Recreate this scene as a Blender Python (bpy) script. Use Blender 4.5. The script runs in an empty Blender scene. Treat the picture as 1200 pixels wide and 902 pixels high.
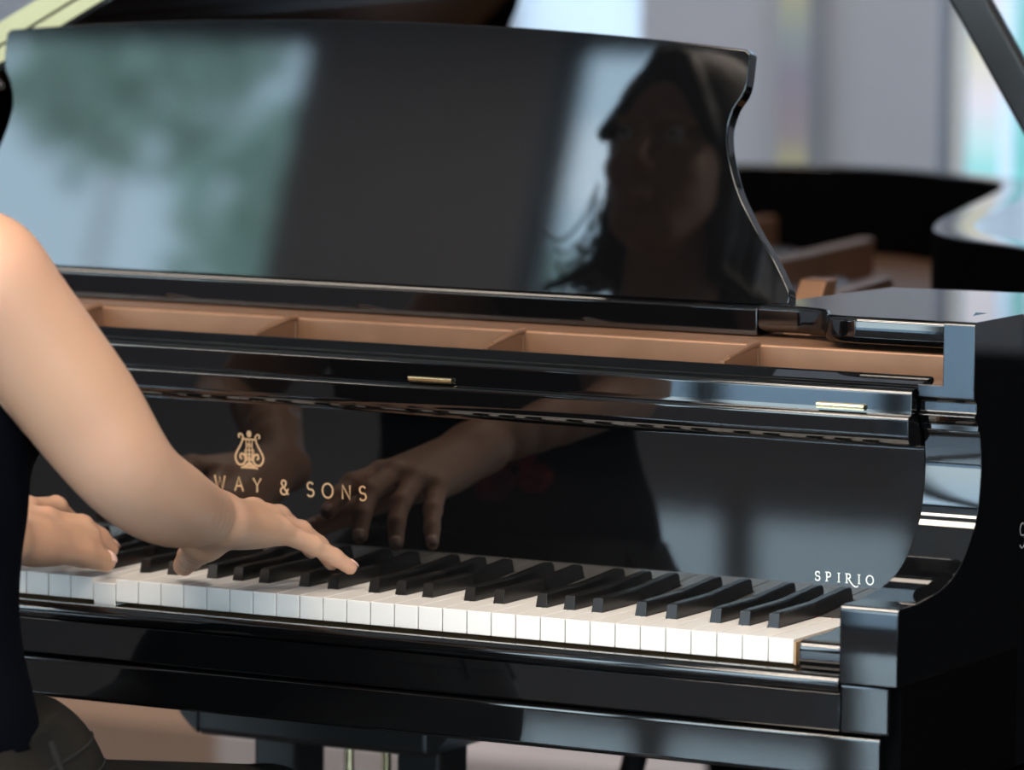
import bpy, bmesh, math, random
import numpy as np
from mathutils import Vector, Matrix
random.seed(7)
S = 0.001
ZO = 730.0            # key tops stand 730 mm above the floor; all lengths below are millimetres relative to the key tops
col = bpy.context.scene.collection
def W(p): return Vector((p[0]*S, p[1]*S, (p[2]+ZO)*S))

# ------------------------------------------------------------------ materials
def mat(name, color, rough=.5, metal=0., ior=1.5, noise=None, bump=None, spec=None, coat=0., sss=0.):
    m = bpy.data.materials.new(name); m.use_nodes = True
    nt = m.node_tree; b = nt.nodes['Principled BSDF']
    b.inputs['Base Color'].default_value = (*color, 1)
    b.inputs['Roughness'].default_value = rough
    b.inputs['Metallic'].default_value = metal
    b.inputs['IOR'].default_value = ior
    b.inputs['Coat Weight'].default_value = coat
    if spec is not None: b.inputs['Specular IOR Level'].default_value = spec
    if sss:
        b.inputs['Subsurface Weight'].default_value = sss
        b.inputs['Subsurface Radius'].default_value = (1., .35, .2)
        b.inputs['Subsurface Scale'].default_value = .006
    tc = nt.nodes.new('ShaderNodeTexCoord')
    if noise:
        sc, c2, amt = noise
        n = nt.nodes.new('ShaderNodeTexNoise'); n.inputs['Scale'].default_value = sc; n.inputs['Detail'].default_value = 4
        nt.links.new(tc.outputs['Object'], n.inputs['Vector'])
        mx = nt.nodes.new('ShaderNodeMix'); mx.data_type = 'RGBA'
        mx.inputs[6].default_value = (*color, 1); mx.inputs[7].default_value = (*c2, 1)
        mr = nt.nodes.new('ShaderNodeMapRange'); mr.inputs[1].default_value = .35; mr.inputs[2].default_value = .65; mr.inputs[4].default_value = amt
        nt.links.new(n.outputs[0], mr.inputs[0]); nt.links.new(mr.outputs[0], mx.inputs[0])
        nt.links.new(mx.outputs[2], b.inputs['Base Color'])
    if bump:
        sc, st = bump
        n = nt.nodes.new('ShaderNodeTexNoise'); n.inputs['Scale'].default_value = sc; n.inputs['Detail'].default_value = 5
        nt.links.new(tc.outputs['Object'], n.inputs['Vector'])
        bp = nt.nodes.new('ShaderNodeBump'); bp.inputs['Strength'].default_value = st; bp.inputs['Distance'].default_value = .002
        nt.links.new(n.outputs[0], bp.inputs['Height']); nt.links.new(bp.outputs[0], b.inputs['Normal'])
    return m
M = {}
M['lacquer'] = mat('black_lacquer', (.0028, .0029, .0033), .03, ior=1.76)
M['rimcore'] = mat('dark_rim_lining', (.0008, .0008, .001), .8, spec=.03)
M['satin'] = mat('black_satin', (.012, .012, .013), .3)
M['ebony'] = mat('ebony', (.007, .0065, .0065), .26, ior=1.5)
M['ivory'] = mat('ivory_white', (.78, .75, .715), .22, ior=1.5)
M['wood'] = mat('pale_key_wood', (.5, .33, .17), .5, noise=(60, (.4, .25, .12), 1))
M['felt'] = mat('red_felt', (.55, .02, .03), .95)
M['bronze'] = mat('bronze_paint', (.29, .15, .085), .42, metal=.45, noise=(25, (.25, .13, .073), 1))
M['brass'] = mat('polished_brass', (.86, .74, .45), .22, metal=1.)
M['glintbrass'] = mat('edge_glint_brass', (.52, .48, .28), .45, metal=.8)  # cream tone of daylight mirrored along the lid edges
M['gold'] = mat('gold_inlay', (.95, .62, .34), .35, metal=.6)
M['silver'] = mat('pale_inlay', (.85, .85, .78), .4, metal=.3)
M['dullsilver'] = mat('dull_silver', (.3, .3, .3), .5)
M['string'] = mat('steel_string', (.6, .6, .6), .3, metal=1.)
M['spruce'] = mat('soundboard_spruce', (.55, .33, .17), .35, noise=(15, (.45, .25, .12), 1))
M['skin'] = mat('skin', (.53, .305, .195), .48, ior=1.4, noise=(9, (.56, .315, .21), 1), sss=.25, bump=(220, .04))
M['nail'] = mat('finger_nail', (.85, .55, .47), .25)
M['hair'] = mat('dark_hair', (.012, .009, .008), .4, bump=(90, .5))
M['top'] = mat('black_cloth', (.002, .0025, .0045), .95, bump=(300, .2), spec=.04)
M['rose'] = mat('red_cloth', (.5, .015, .03), .7, noise=(60, (.25, .005, .01), 1))
M['trouser'] = mat('dark_brown_cloth', (.017, .014, .011), .8, noise=(14, (.011, .0105, .0095), 1), bump=(250, .3), spec=.15)
M['seam'] = mat('trouser_stitching', (.006, .005, .0045), .9)
M['lip'] = mat('lips', (.5, .14, .12), .4)
M['eye'] = mat('eye_white', (.7, .68, .65), .15)
M['iris'] = mat('dark_iris', (.02, .01, .006), .1)
M['leather'] = mat('black_leather', (.01, .01, .01), .35, bump=(180, .3))
M['wall'] = mat('grey_lavender_paint', (.38, .37, .42), .8, noise=(1.2, (.31, .325, .37), 1))
M['darkwall'] = mat('charcoal_wall', (.18, .185, .21), .7, noise=(1.5, (.16, .17, .20), 1))
M['black'] = mat('shade_black', (.006, .006, .007), .95, spec=.1)  # black standing in for shade; darkens what the case side reflects
M['tan'] = mat('tan_wainscot', (.42, .23, .145), .6, noise=(3, (.38, .21, .13), 1))
M['pink'] = mat('pale_pink_wainscot', (.74, .58, .54), .6, noise=(3, (.68, .54, .5), 1))
M['ceil'] = mat('ceiling_white', (.75, .74, .72), .9)
M['floor'] = mat('polished_stone_floor', (.10, .09, .085), .055, ior=2.0, noise=(2.5, (.085, .078, .074), 1))
M['frame'] = mat('window_frame_dark', (.02, .022, .025), .4)
M['leaf'] = mat('leaf_green', (.55, .68, .55), .8, noise=(1.2, (.42, .52, .42), 1))
M['paving'] = mat('outside_paving', (.5, .5, .5), .9)
M['lampcase'] = mat('lamp_casing', (.8, .8, .8), .5)
M['teal'] = mat('teal_led_case', (.02, .1, .1), .3)
def glass_mat():
    m = bpy.data.materials.new('window_glass'); m.use_nodes = True; nt = m.node_tree; nt.nodes.clear()
    o = nt.nodes.new('ShaderNodeOutputMaterial'); t = nt.nodes.new('ShaderNodeBsdfTransparent'); g = nt.nodes.new('ShaderNodeBsdfGlossy')
    g.inputs['Roughness'].default_value = .02; t.inputs[0].default_value = (.93, .96, .97, 1)
    mx = nt.nodes.new('ShaderNodeMixShader'); mx.inputs[0].default_value = .06
    nt.links.new(t.outputs[0], mx.inputs[1]); nt.links.new(g.outputs[0], mx.inputs[2]); nt.links.new(mx.outputs[0], o.inputs[0])
    return m
M['glass'] = glass_mat()
M['frosted'] = mat('frosted_glass', (.5, .55, .62), .6)
M['frosted'].node_tree.nodes['Principled BSDF'].inputs['Transmission Weight'].default_value = .45

def emit_mat(name, c, s):
    m = bpy.data.materials.new(name); m.use_nodes = True; nt = m.node_tree; nt.nodes.clear()
    o = nt.nodes.new('ShaderNodeOutputMaterial'); e = nt.nodes.new('ShaderNodeEmission')
    e.inputs[0].default_value = (*c, 1); e.inputs[1].default_value = s; nt.links.new(e.outputs[0], o.inputs[0])
    return m
def strip_mat(name, stops, s, z0, z1):
    # a lit coloured tube: the colour of its light changes along its height
    m = bpy.data.materials.new(name); m.use_nodes = True; nt = m.node_tree; nt.nodes.clear()
    o = nt.nodes.new('ShaderNodeOutputMaterial'); e = nt.nodes.new('ShaderNodeEmission')
    tc = nt.nodes.new('ShaderNodeTexCoord'); sp = nt.nodes.new('ShaderNodeSeparateXYZ')
    mr = nt.nodes.new('ShaderNodeMapRange'); mr.inputs[1].default_value = z0; mr.inputs[2].default_value = z1
    cr = nt.nodes.new('ShaderNodeValToRGB')
    el = cr.color_ramp.elements
    while len(el) < len(stops): el.new(.5)
    for k, (pz, c) in enumerate(stops): el[k].position = pz; el[k].color = (*c, 1)
    nt.links.new(tc.outputs['Object'], sp.inputs[0]); nt.links.new(sp.outputs[2], mr.inputs[0]); nt.links.new(mr.outputs[0], cr.inputs[0])
    nt.links.new(cr.outputs[0], e.inputs[0]); e.inputs[1].default_value = s; nt.links.new(e.outputs[0], o.inputs[0])
    return m

# ------------------------------------------------------------------ object helpers
def mesh_obj(name, verts, faces, m, parent=None, smooth=None, bevel=0., seg=2, kind=None, label=None):
    me = bpy.data.meshes.new(name)
    me.from_pydata([tuple(W(v)) for v in verts], [], faces)
    me.materials.append(M[m] if isinstance(m, str) else m)
    bm = bmesh.new(); bm.from_mesh(me); bmesh.ops.remove_doubles(bm, verts=bm.verts, dist=1e-6)
    bmesh.ops.recalc_face_normals(bm, faces=bm.faces); bm.to_mesh(me); bm.free()
    if smooth is not None:
        me.polygons.foreach_set('use_smooth', [True]*len(me.polygons))
        if smooth < 180: me.set_sharp_from_angle(angle=math.radians(smooth))
    o = bpy.data.objects.new(name, me); col.objects.link(o)
    if parent:
        o.parent = parent; o.matrix_parent_inverse = parent_world(parent).inverted()
    if bevel:
        b = o.modifiers.new('bevel', 'BEVEL'); b.width = bevel*S; b.segments = seg; b.limit_method = 'ANGLE'; b.angle_limit = math.radians(40); b.harden_normals = False
    if smooth is not None and smooth < 180 or bevel:
        wn = o.modifiers.new('weighted', 'WEIGHTED_NORMAL'); wn.keep_sharp = True; wn.weight = 100; wn.thresh = .01
    if kind: o['kind'] = kind
    if label: o['label'] = label
    return o
def parent_world(o):
    m = Matrix.Translation(o.location) if o.parent is None else Matrix.Translation(o.location)
    if o.parent is not None: m = parent_world(o.parent) @ o.matrix_parent_inverse @ m
    return m
def empty(name, p, label, cat, group=None):
    o = bpy.data.objects.new(name, None); col.objects.link(o); o.location = W(p); o.empty_display_size = .1
    o['label'] = label; o['category'] = cat
    if group: o['group'] = group
    return o
def tag(o, label, cat, group=None):
    o['label'] = label; o['category'] = cat
    if group: o['group'] = group
    return o
class MB:
    def __init__(s): s.v = []; s.f = []
    def add(s, v, f):
        n = len(s.v); s.v += [tuple(q) for q in v]; s.f += [tuple(i+n for i in q) for q in f]; return s
    def box(s, x0, x1, y0, y1, z0, z1):
        v = [(x, y, z) for x in (x0, x1) for y in (y0, y1) for z in (z0, z1)]
        return s.add(v, [(0,1,3,2),(4,6,7,5),(0,4,5,1),(2,3,7,6),(0,2,6,4),(1,5,7,3)])
    def prism_x(s, prof, x0, x1):            # closed (y,z) outline pushed along x
        n = len(prof); v = [(x0, y, z) for y, z in prof]+[(x1, y, z) for y, z in prof]
        return s.add(v, [(i, (i+1) % n, n+(i+1) % n, n+i) for i in range(n)]+[tuple(range(n))[::-1], tuple(range(n, 2*n))])
    def prism_z(s, prof, z0, z1):
        n = len(prof); v = [(x, y, z0) for x, y in prof]+[(x, y, z1) for x, y in prof]
        return s.add(v, [(i, (i+1) % n, n+(i+1) % n, n+i) for i in range(n)]+[tuple(range(n))[::-1], tuple(range(n, 2*n))])
    def tube(s, pts, r, n=8, cap=True):
        pts = [Vector(p) for p in pts]; rs = r if isinstance(r, (list, tuple)) else [r]*len(pts)
        rings = []; up = Vector((0, 0, 1))
        for i, p in enumerate(pts):
            t = (pts[min(i+1, len(pts)-1)]-pts[max(i-1, 0)]).normalized()
            a = up.cross(t)
            if a.length < 1e-3: a = Vector((1, 0, 0)).cross(t)
            a.normalize(); b = t.cross(a)
            rings.append([p+(a*math.cos(2*math.pi*k/n)+b*math.sin(2*math.pi*k/n))*rs[i] for k in range(n)])
        v = [q for rg in rings for q in rg]; f = []
        for i in range(len(pts)-1):
            for k in range(n): f.append((i*n+k, i*n+(k+1) % n, (i+1)*n+(k+1) % n, (i+1)*n+k))
        if cap: f += [tuple(range(n))[::-1], tuple(range((len(pts)-1)*n, len(pts)*n))]
        return s.add(v, f)
    def lathe(s, c, prof, n=24):             # (r,z) about a vertical axis at c
        v = [(c[0]+r*math.cos(2*math.pi*k/n), c[1]+r*math.sin(2*math.pi*k/n), c[2]+z) for r, z in prof for k in range(n)]
        f = [(i*n+k, i*n+(k+1) % n, (i+1)*n+(k+1) % n, (i+1)*n+k) for i in range(len(prof)-1) for k in range(n)]
        f += [tuple(range(n))[::-1], tuple(range((len(prof)-1)*n, len(prof)*n))]
        return s.add(v, f)
    def obj(s, name, m, parent=None, **k): return mesh_obj(name, s.v, s.f, m, parent, **k)
def spline(pts, n=8, closed=False):
    P = [np.array(p, float) for p in pts]; out = []; N = len(P)
    rng = range(N if closed else N-1)
    for i in rng:
        if closed: a, b, c, d = P[(i-1) % N], P[i], P[(i+1) % N], P[(i+2) % N]
        else: a, b, c, d = P[max(i-1, 0)], P[i], P[i+1], P[min(i+2, N-1)]
        for k in range(n):
            t = k/n; out.append(tuple(.5*((2*b)+(-a+c)*t+(2*a-5*b+4*c-d)*t*t+(-a+3*b-3*c+d)*t**3)))
    if not closed: out.append(tuple(P[-1]))
    return out
def arc(cx, cy, r, a0, a1, n=8): return [(cx+r*math.cos(math.radians(a0+(a1-a0)*k/n)), cy+r*math.sin(math.radians(a0+(a1-a0)*k/n))) for k in range(n+1)]

# ------------------------------------------------------------------ GRAND PIANO
XL, XR = -1222., 0.      # ends of the row of keys
CX = (XL+XR)/2
piano = empty('grand_piano', (CX, 900, -ZO), 'glossy black lacquered grand piano with raised music desk and open lid', 'piano')
def mirx(x): return 2*CX-x
# keyboard
kb = mesh_obj('keyboard', *(lambda b: (b.v, b.f))(MB().box(XL-8, XR+8, 8, 260, -40, -26)), 'wood', piano)
bl = {}   # black key centres by boundary index from the right: note pattern C8 rightmost
names = ['C']+list('BAGFEDC')*7+['B', 'A']       # right to left
names = names[:52]
blacks = []
for i in range(51):                # boundary between key i (right) and i+1 (left)
    r, l = names[i], names[i+1]
    if (l, r) in (('A', 'B'), ('G', 'A'), ('F', 'G'), ('D', 'E'), ('C', 'D')):
        sh = {'A': 3.2, 'G': 0, 'F': -3.2, 'D': 2.6, 'C': -2.6}[l]
        blacks.append((i, -(i+1)*23.5+sh))
bset = dict(blacks)
FY = 124.
def rounded_white(i):
    xr = -i*23.5-.5; xl = xr-22.5
    tr = bset[i-1]-6.3 if (i-1) in bset else xr
    tl = bset[i]+6.3 if i in bset else xl
    out = [(xl, 0), (xr, 0), (xr, 49), (tr, 49), (tr, 200), (tl, 200), (tl, 49), (xl, 49)]
    res = []
    for q in out:
        if not res or q != res[-1]: res.append(q)
    return res
for i in range(52):
    b = MB(); pr = rounded_white(i); b.prism_z(pr, -20, 0)
    o = b.obj('white_key', 'ivory', kb, bevel=.6, seg=2)
    if i == 28:
        # the key under the left thumb is held down: turned about its far end
        c = W((0, 200, 0)); a = math.atan2(4.2, 200)
        o.data.transform(Matrix.Translation(c) @ Matrix.Rotation(a, 4, 'X') @ Matrix.Translation(-c))
    if i == 0:
        MB().box(-.4, 1.2, 1, 200, -21, -2.2).obj('key_side', 'wood', o)
for i, x in blacks:
    b = MB(); n = 0
    # cross-section narrows to the top, front face leans back
    def sec(y, z0, z1, w0, w1): return [(x-w0, y, z0), (x-w1, y, z1-1.4), (x-w1+1.4, y, z1), (x+w1-1.4, y, z1), (x+w1, y, z1-1.4), (x+w0, y, z0)]
    s0 = sec(50, -6, -5.9, 5.6, 5.5); s0 = [(x-5.4, 50, -1), (x-5.2, 50.5, 3), (x-4.6, 51, 5), (x+4.6, 51, 5), (x+5.2, 50.5, 3), (x+5.4, 50, -1)]
    s1 = [(x-5.3, 50.8, -1), (x-4.7, 53, 10.2), (x-3.6, 54.5, 11.6), (x+3.6, 54.5, 11.6), (x+4.7, 53, 10.2), (x+5.3, 50.8, -1)]
    s2 = [(x-5.3, 60, -1), (x-4.7, 60, 10.6), (x-3.5, 60, 12), (x+3.5, 60, 12), (x+4.7, 60, 10.6), (x+5.3, 60, -1)]
    s3 = [(q[0], 200, q[2]) for q in s2]
    V = s1+s2+s3; F = [tuple(range(6))]
    for k in range(2):
        for j in range(6): F.append((k*6+j, k*6+(j+1) % 6, (k+1)*6+(j+1) % 6, (k+1)*6+j))
    F.append(tuple(range(12, 18))[::-1])
    b.add(V, F); b.obj('black_key', 'ebony', kb, bevel=.5, seg=2)
MB().box(XL-8, XR+12, FY-1.5, FY+2, -3, -.2).obj('felt_strip', 'felt', piano)
# key bed and key slip
bead = [(-8, -66), (-8, -22.4), (-27, -22.4), (-29, -20), (-32, -18.8)] + [(-37-7*math.sin(math.radians(a)), -26+7.2*math.cos(math.radians(a))) for a in range(0, 181, 15)] + [(-40, -34), (-40.5, -63), (-39, -65), (-30, -66)]
MB().prism_x(bead, XL-62, XR+60).obj('key_slip', 'lacquer', piano, smooth=35, bevel=.5)
MB().prism_x([(-38, -66.5), (-42.5, -68), (-43, -71), (-43, -98), (-41, -102), (-36, -103), (480, -103), (480, -66.5)], XL-97, XR+97).obj('key_bed', 'lacquer', piano, smooth=35, bevel=.6)
# key blocks
for sgn in (1, -1):
    def fx(x): return x if sgn > 0 else mirx(x)
    pr = [(-14, -22), (-17, -18), (-17.5, -6)] + [(-10.5-7*math.cos(math.radians(a)), -4+7*math.sin(math.radians(a))) for a in range(0, 91, 15)] + [(40, 3), (60, 5), (118, 5), (118, -22)]
    xs = sorted((fx(12), fx(60)))
    MB().prism_x(pr, *xs).obj('key_block', 'lacquer', piano, smooth=40, bevel=2.2, seg=3)
# arms: scroll profile
arm = [(-45, -24), (-45, 34), (-43, 38), (-40, 39), (-7, 39)] + spline([(-7, 39), (43, 45.5), (77, 59), (102, 84), (112, 103), (117, 135), (114.5, 158), (112, 166)], 7)[1:] + \
      [(108, 166.5), (109, 171), (103, 176), (101, 179), (105, 182), (105, 190), (101, 193), (99, 194), (99, 204), (101, 205.5), (200, 205.5), (200, -24)]
for sgn in (1, -1):
    def fx(x): return x if sgn > 0 else mirx(x)
    # one solid: scroll between the inner face and x=112, rising to a narrower post at the back
    P = [(-45, -24)]+arm[1:arm.index((99, 204))+1]; n = len(P)
    xi, xm, xo = fx(61.5), fx(84), fx(112)
    post = [(99, 254.5), (101.5, 257), (200, 257)]
    b = MB(); V = [(xi, y, z) for y, z in P]+[(xo, y, z) for y, z in P]
    F = [(k, k+1, n+k+1, n+k) for k in range(n-2)]
    o2 = len(V); V += [(xm, *P[-1])]+[(xm, *q) for q in post]+[(xo, *q) for q in post]     # o2, o2+1..3, o2+4..6
    o3 = len(V); V += [(xi, 200, 204), (xm, 200, 204), (xi, 200, -24), (xo, 200, -24)]
    F += [(n-2, n-1, o2, 2*n-1, 2*n-2)]
    F += [(o2, o2+1, o2+4, 2*n-1), (o2+1, o2+2, o2+5, o2+4), (o2+2, o2+3, o2+6, o2+5)]
    F += [(n-1, o3, o3+1, o2), (o2, o3+1, o2+3, o2+2, o2+1)]
    F += [(0, n, o3+3, o3+2)]
    F += [tuple(range(n))+(o3, o3+2), tuple(range(n, 2*n))+(o2+4, o2+5, o2+6, o3+3), (o3, o3+1, o2+3, o2+6, o3+3, o3+2)]
    xs = sorted((fx(84), fx(111.8)))
    MB().box(*xs, -34, 201, -125, -24.5).obj('arm_skirt', 'rimcore', piano)
    b.add(V, F); b.obj('arm', 'lacquer', piano, smooth=35, bevel=1.1, seg=3)
    xs = sorted((fx(61.5), fx(105)))
    MB().prism_x([(-43.5, -64), (-43.5, -25.5), (80, -25.5), (80, -64)], *xs).obj('arm_block', 'lacquer', piano, bevel=1.8, seg=3)
# fallboard
fb = [(124.5, 1), (119.4, 147)] + [(117.5-3*math.sin(math.radians(a)), 150-3*math.cos(math.radians(a))) for a in range(0, 91, 30)][:0] + \
     [(118, 150.5), (111, 152.2), (97, 152.4)] + [(95.5-10.5*math.sin(math.radians(a)), 163-10.5*math.cos(math.radians(a))) for a in range(0, 91, 15)] + \
     [(85, 174)] + [(88-3*math.cos(math.radians(a)), 175+3*math.sin(math.radians(a))) for a in range(0, 91, 30)] + \
     [(90.5, 178.3), (91, 182), (91.3, 195)] + [(97.3-6*math.cos(math.radians(a)), 195+5*math.sin(math.radians(a))) for a in range(0, 91, 18)] + \
     [(106, 200.6), (108, 202.6), (130, 206.5)] + [(131+6*math.sin(math.radians(a)), 201.5+6*math.cos(math.radians(a))) for a in range(0, 91, 22)] + [(137, 170), (139, 1)]
fall = MB().prism_x(fb, XL-60, XR+60).obj('fallboard', 'lacquer', piano, smooth=35, bevel=.4)
for x0, x1 in ((-24.5, 18.5), (-414, -371), (mirx(-371), mirx(-414)), (mirx(18.5), mirx(-24.5))):
    b = MB().box(x0, x1, 87.6, 92, 180.5, 182.2); b.tube([(x0, 88.6, 183.3), (x1, 88.6, 183.3)], 2.0, 10)
    b.obj('hinge', 'brass', fall, smooth=40)
# lettering as thin gold strokes lying on the leaning face
def face_y(z): return 124.5-5.1*(z-1)/146-.15
def stroke(b, pts, w, plane='fall', x112=None):
    P = [Vector((q[0], q[1])) for q in pts]; n = len(P); L = []; R_ = []
    for i in range(n):
        t = (P[min(i+1, n-1)]-P[max(i-1, 0)]).normalized(); nn = Vector((-t.y, t.x))
        ww = w[i] if isinstance(w, (list, tuple)) else w
        L.append(P[i]+nn*ww/2); R_.append(P[i]-nn*ww/2)
    V = []
    for dep in (0, .35):
        for q in L+R_:
            if plane == 'fall': V.append((q.x, face_y(q.y)-dep+.1, q.y))
            else: V.append((112-.1+dep, q.x, q.y))
    F = []
    for i in range(n-1):
        F += [(i, i+1, n+i+1, n+i), (2*n+i, 2*n+n+i, 2*n+n+i+1, 2*n+i+1), (i, 2*n+i, 2*n+i+1, i+1), (n+i, n+i+1, 3*n+i+1, 3*n+i)]
    F += [(0, n, 3*n, 2*n), (n-1, 2*n-1+2*n, 2*n-1, n-1)[:0] or (n-1, 3*n-1, 4*n-1, 2*n-1)]
    b.add(V, F)
def ell(cx, cy, rx, ry, a0, a1, n=14): return [(cx+rx*math.cos(math.radians(a0+(a1-a0)*k/n)), cy+ry*math.sin(math.radians(a0+(a1-a0)*k/n))) for k in range(n+1)]
GL = {  # letters in a box of height 1, half-width about .3
 'S': [ell(0, .74, .24, .25, 30, 270)+ell(0, .26, .27, .26, 90, -150)[1:]],
 'T': [[(-.3, 1), (.3, 1)], [(0, 1), (0, 0)]],
 'E': [[(-.2, 0), (-.2, 1)], [(-.2, 1), (.24, 1)], [(-.2, .52), (.18, .52)], [(-.2, 0), (.26, 0)]],
 'I': [[(0, 0), (0, 1)]],
 'N': [[(-.3, 0), (-.3, 1), (.3, 0), (.3, 1)]],
 'W': [[(-.42, 1), (-.2, 0), (0, .95), (.2, 0), (.42, 1)]],
 'A': [[(-.34, 0), (0, 1), (.34, 0)], [(-.22, .36), (.22, .36)]],
 'Y': [[(-.32, 1), (0, .48), (.32, 1)], [(0, .48), (0, 0)]],
 'O': [ell(0, .5, .42, .5, 0, 360, 28)],
 '&': [[(.34, .42), (.24, .2)]+ell(-.02, .24, .26, .25, -30, -270, 12)+[(.1, .62), (.17, .78)]+ell(-.02, .82, .18, .18, -10, 190, 10)+[(-.18, .7), (.05, .4), (.36, 0)]],
 'P': [[(-.2, 0), (-.2, 1)], [(-.2, 1), (.02, 1)]+ell(.02, .74, .24, .26, 90, -90, 10)+[(-.2, .48)]],
 'R': [[(-.2, 0), (-.2, 1)], [(-.2, 1), (.02, 1)]+ell(.02, .75, .22, .25, 90, -90, 10)+[(-.2, .5)]],
}
def letter(ch, cx, z0, h, w, name, m, plane='fall', serif=False, extra=None, wx=1.):
    b = MB()
    for st in GL[ch]: stroke(b, [(cx+x*h*wx, z0+y*h) for x, y in st], w, plane)
    if serif:
        for x, y in {'P': [(-.2, 0), (-.2, 1)], 'R': [(-.2, 0), (-.2, 1)], 'I': [(0, 0), (0, 1)]}.get(ch, []):
            stroke(b, [(cx+(x-.17)*h, z0+y*h), (cx+(x+.17)*h, z0+y*h)], w*.55, plane)
        if ch == 'S':
            stroke(b, [(cx+.23*h, z0+.72*h), (cx+.23*h, z0+1.02*h)], w*.5, plane); stroke(b, [(cx-.25*h, z0+.3*h), (cx-.25*h, z0-.02*h)], w*.5, plane)
    if extra: stroke(b, [(cx+x*h, z0+y*h) for x, y in extra], [w*1.1]*4+[w*1.0]*(len(extra)-8)+[w*.6]*4, plane)
    return b.obj(name, m, fall if plane == 'fall' else piano)
for ch, x in zip('STEINWAY&SONS', (-717, -700, -683, -668.5, -651, -626.5, -606.5, -587.5, -559.6, -532.4, -514.6, -495.6, -478.8)):
    letter(ch, x, 68.6, 12.6, 1.35, 'gold_letter', 'gold')
for ch, x in zip('SPIRIO', (-37.6, -27.6, -18, -9.2, .6, 10.5)):
    ex = None
    if ch == 'R': ex = spline([(0, .5), (.2, .2), (.42, -.08), (.68, -.3), (.92, -.38), (1.1, -.32), (1.2, -.2)], 4)
    letter(ch, x, 31.0, 7.6, 1.05, 'pale_letter', 'silver', serif=True, extra=ex)
for k, ch in enumerate('STEINWAY'):
    letter(ch, 206+k*34, 60, 21, 1.3, 'side_letter', 'dullsilver', plane='side')
# lyre emblem
b = MB(); ex, ez = -595.2, 107
for s in (-1, 1):
    stroke(b, [(ex+s*x, ez+z) for x, z in spline([(10.2, 9.6), (10.8, 12.2), (8.6, 13.2), (6.6, 11.2), (6.6, 8.4), (9.3, 2.6), (13.6, -4.5), (14.4, -9.6), (11.4, -14.0), (7.2, -14.2), (4.3, -11), (4.8, -6.4), (8.2, -4.6), (9.6, -7.6), (7.8, -9.2)], 5)], 1.7)
    stroke(b, [(ex+s*3.2, ez+8.5), (ex+s*2.9, ez-11)], 1.0)
    stroke(b, spline([(ex+s*x, ez+z) for x, z in [(.6, 4), (3, 1), (4.8, -3), (3.4, -6.6), (.8, -8)]], 4), .9)
    stroke(b, [(ex+s*x, ez+z) for x, z in [(.5, -12.5), (3.6, -15.2), (8.6, -17.4)]], [2.2, 2.4, 1.2])
stroke(b, [(ex-8, ez+8.6), (ex+8, ez+8.6)], 1.9)
stroke(b, [(ex, ez+8.5), (ex, ez-16)], 1.3); stroke(b, [(ex-4.2, ez-9.6), (ex+4.2, ez-9.6)], 1.6)
stroke(b, [(ex-3.4, ez-1), (ex+3.4, ez-1)], 1.); stroke(b, [(ex-2.6, ez-5), (ex+2.6, ez-5)], 1.); stroke(b, [(ex-2.6, ez+4.4), (ex+2.6, ez+4.4)], 1.)
stroke(b, [(ex-7.4, ez-16.6), (ex+7.4, ez-16.6)], 1.8)
stroke(b, [(ex, ez+10.5), (ex, ez+12.2), (ex, ez+14.5), (ex, ez+16.4)], [2.2, 4.6, 5, 2.6])
b.obj('lyre_emblem', 'gold', fall)
# bronze plate seen through the slot, with ribs, and the field of the plate behind
pl = MB().prism_x([(205, 120), (205, 216), (207, 218.5), (300, 218.5), (300, 120)], XL-60, XR+84).obj('iron_plate', 'bronze', piano, smooth=40, bevel=1.2)
for x in (-366, -137, -590+-10, -810, -1050):
    b = MB(); q = [(206, 218.6), (196, 218), (150, 210.6), (138, 208.4), (138, 196), (206, 150)]
    b.prism_x(q, x-2.4, x+2.4); b.tube([(x, 207, 217.6), (x, 196, 217.4), (x, 150, 210)], [3.6, 3.2, 2.6], 8)
    b.tube([(x, 204.6, 214), (x, 204.6, 160)], [3.4, 3.4], 8)
    b.obj('plate_rib', 'bronze', pl, smooth=60)
# rim
outer_r = [(112, 480), (104, 600), (70, 715), (-5, 812), (-100, 872), (-195, 926), (-291, 1002), (-360, 1095), (-405, 1200), (-463, 1394), (-515, 1580), (-572, 1760), (-640, 1905), (-715, 2010), (-800, 2066), (-916, 2086), (-1054, 2054), (-1180, 2010), (-1270, 1950), (-1325, 1850), (-1334, 1700)]
outer_r = [(x+(38 if 4 < i < 13 else 0), y+(14 if 4 < i < 13 else 0)) for i, (x, y) in enumerate(outer_r)]
outer = [(112, 200)]+spline(outer_r, 5)+[(-1334, 200)]
def offset(P, d):
    out = []; n = len(P)
    for i in range(n):
        a = Vector(P[max(i-1, 0)]); c = Vector(P[min(i+1, n-1)]); t = (c-a).normalized(); nn = Vector((-t.y, t.x))
        out.append((P[i][0]+nn.x*d, P[i][1]+nn.y*d))
    return out
inner = offset(outer, 46)
n = len(outer); V = []; F = []
for (x, y), (xi, yi) in zip(outer, inner):
    V += [(x, y, -125), (x, y, 253), (x-(x-xi)*.06, y-(y-yi)*.06, 256), (xi+(x-xi)*.06, yi+(y-yi)*.06, 256), (xi, yi, 253), (xi, yi, -125)]
for i in range(n-1):
    for k in range(6): F.append((i*6+k, i*6+(k+1) % 6, (i+1)*6+(k+1) % 6, (i+1)*6+k))
F += [tuple(range(6))[::-1], tuple(range((n-1)*6, n*6))]
rim = mesh_obj('rim', V, F, 'lacquer', piano, smooth=50)
rim.data.materials.append(M['rimcore'])
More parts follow.
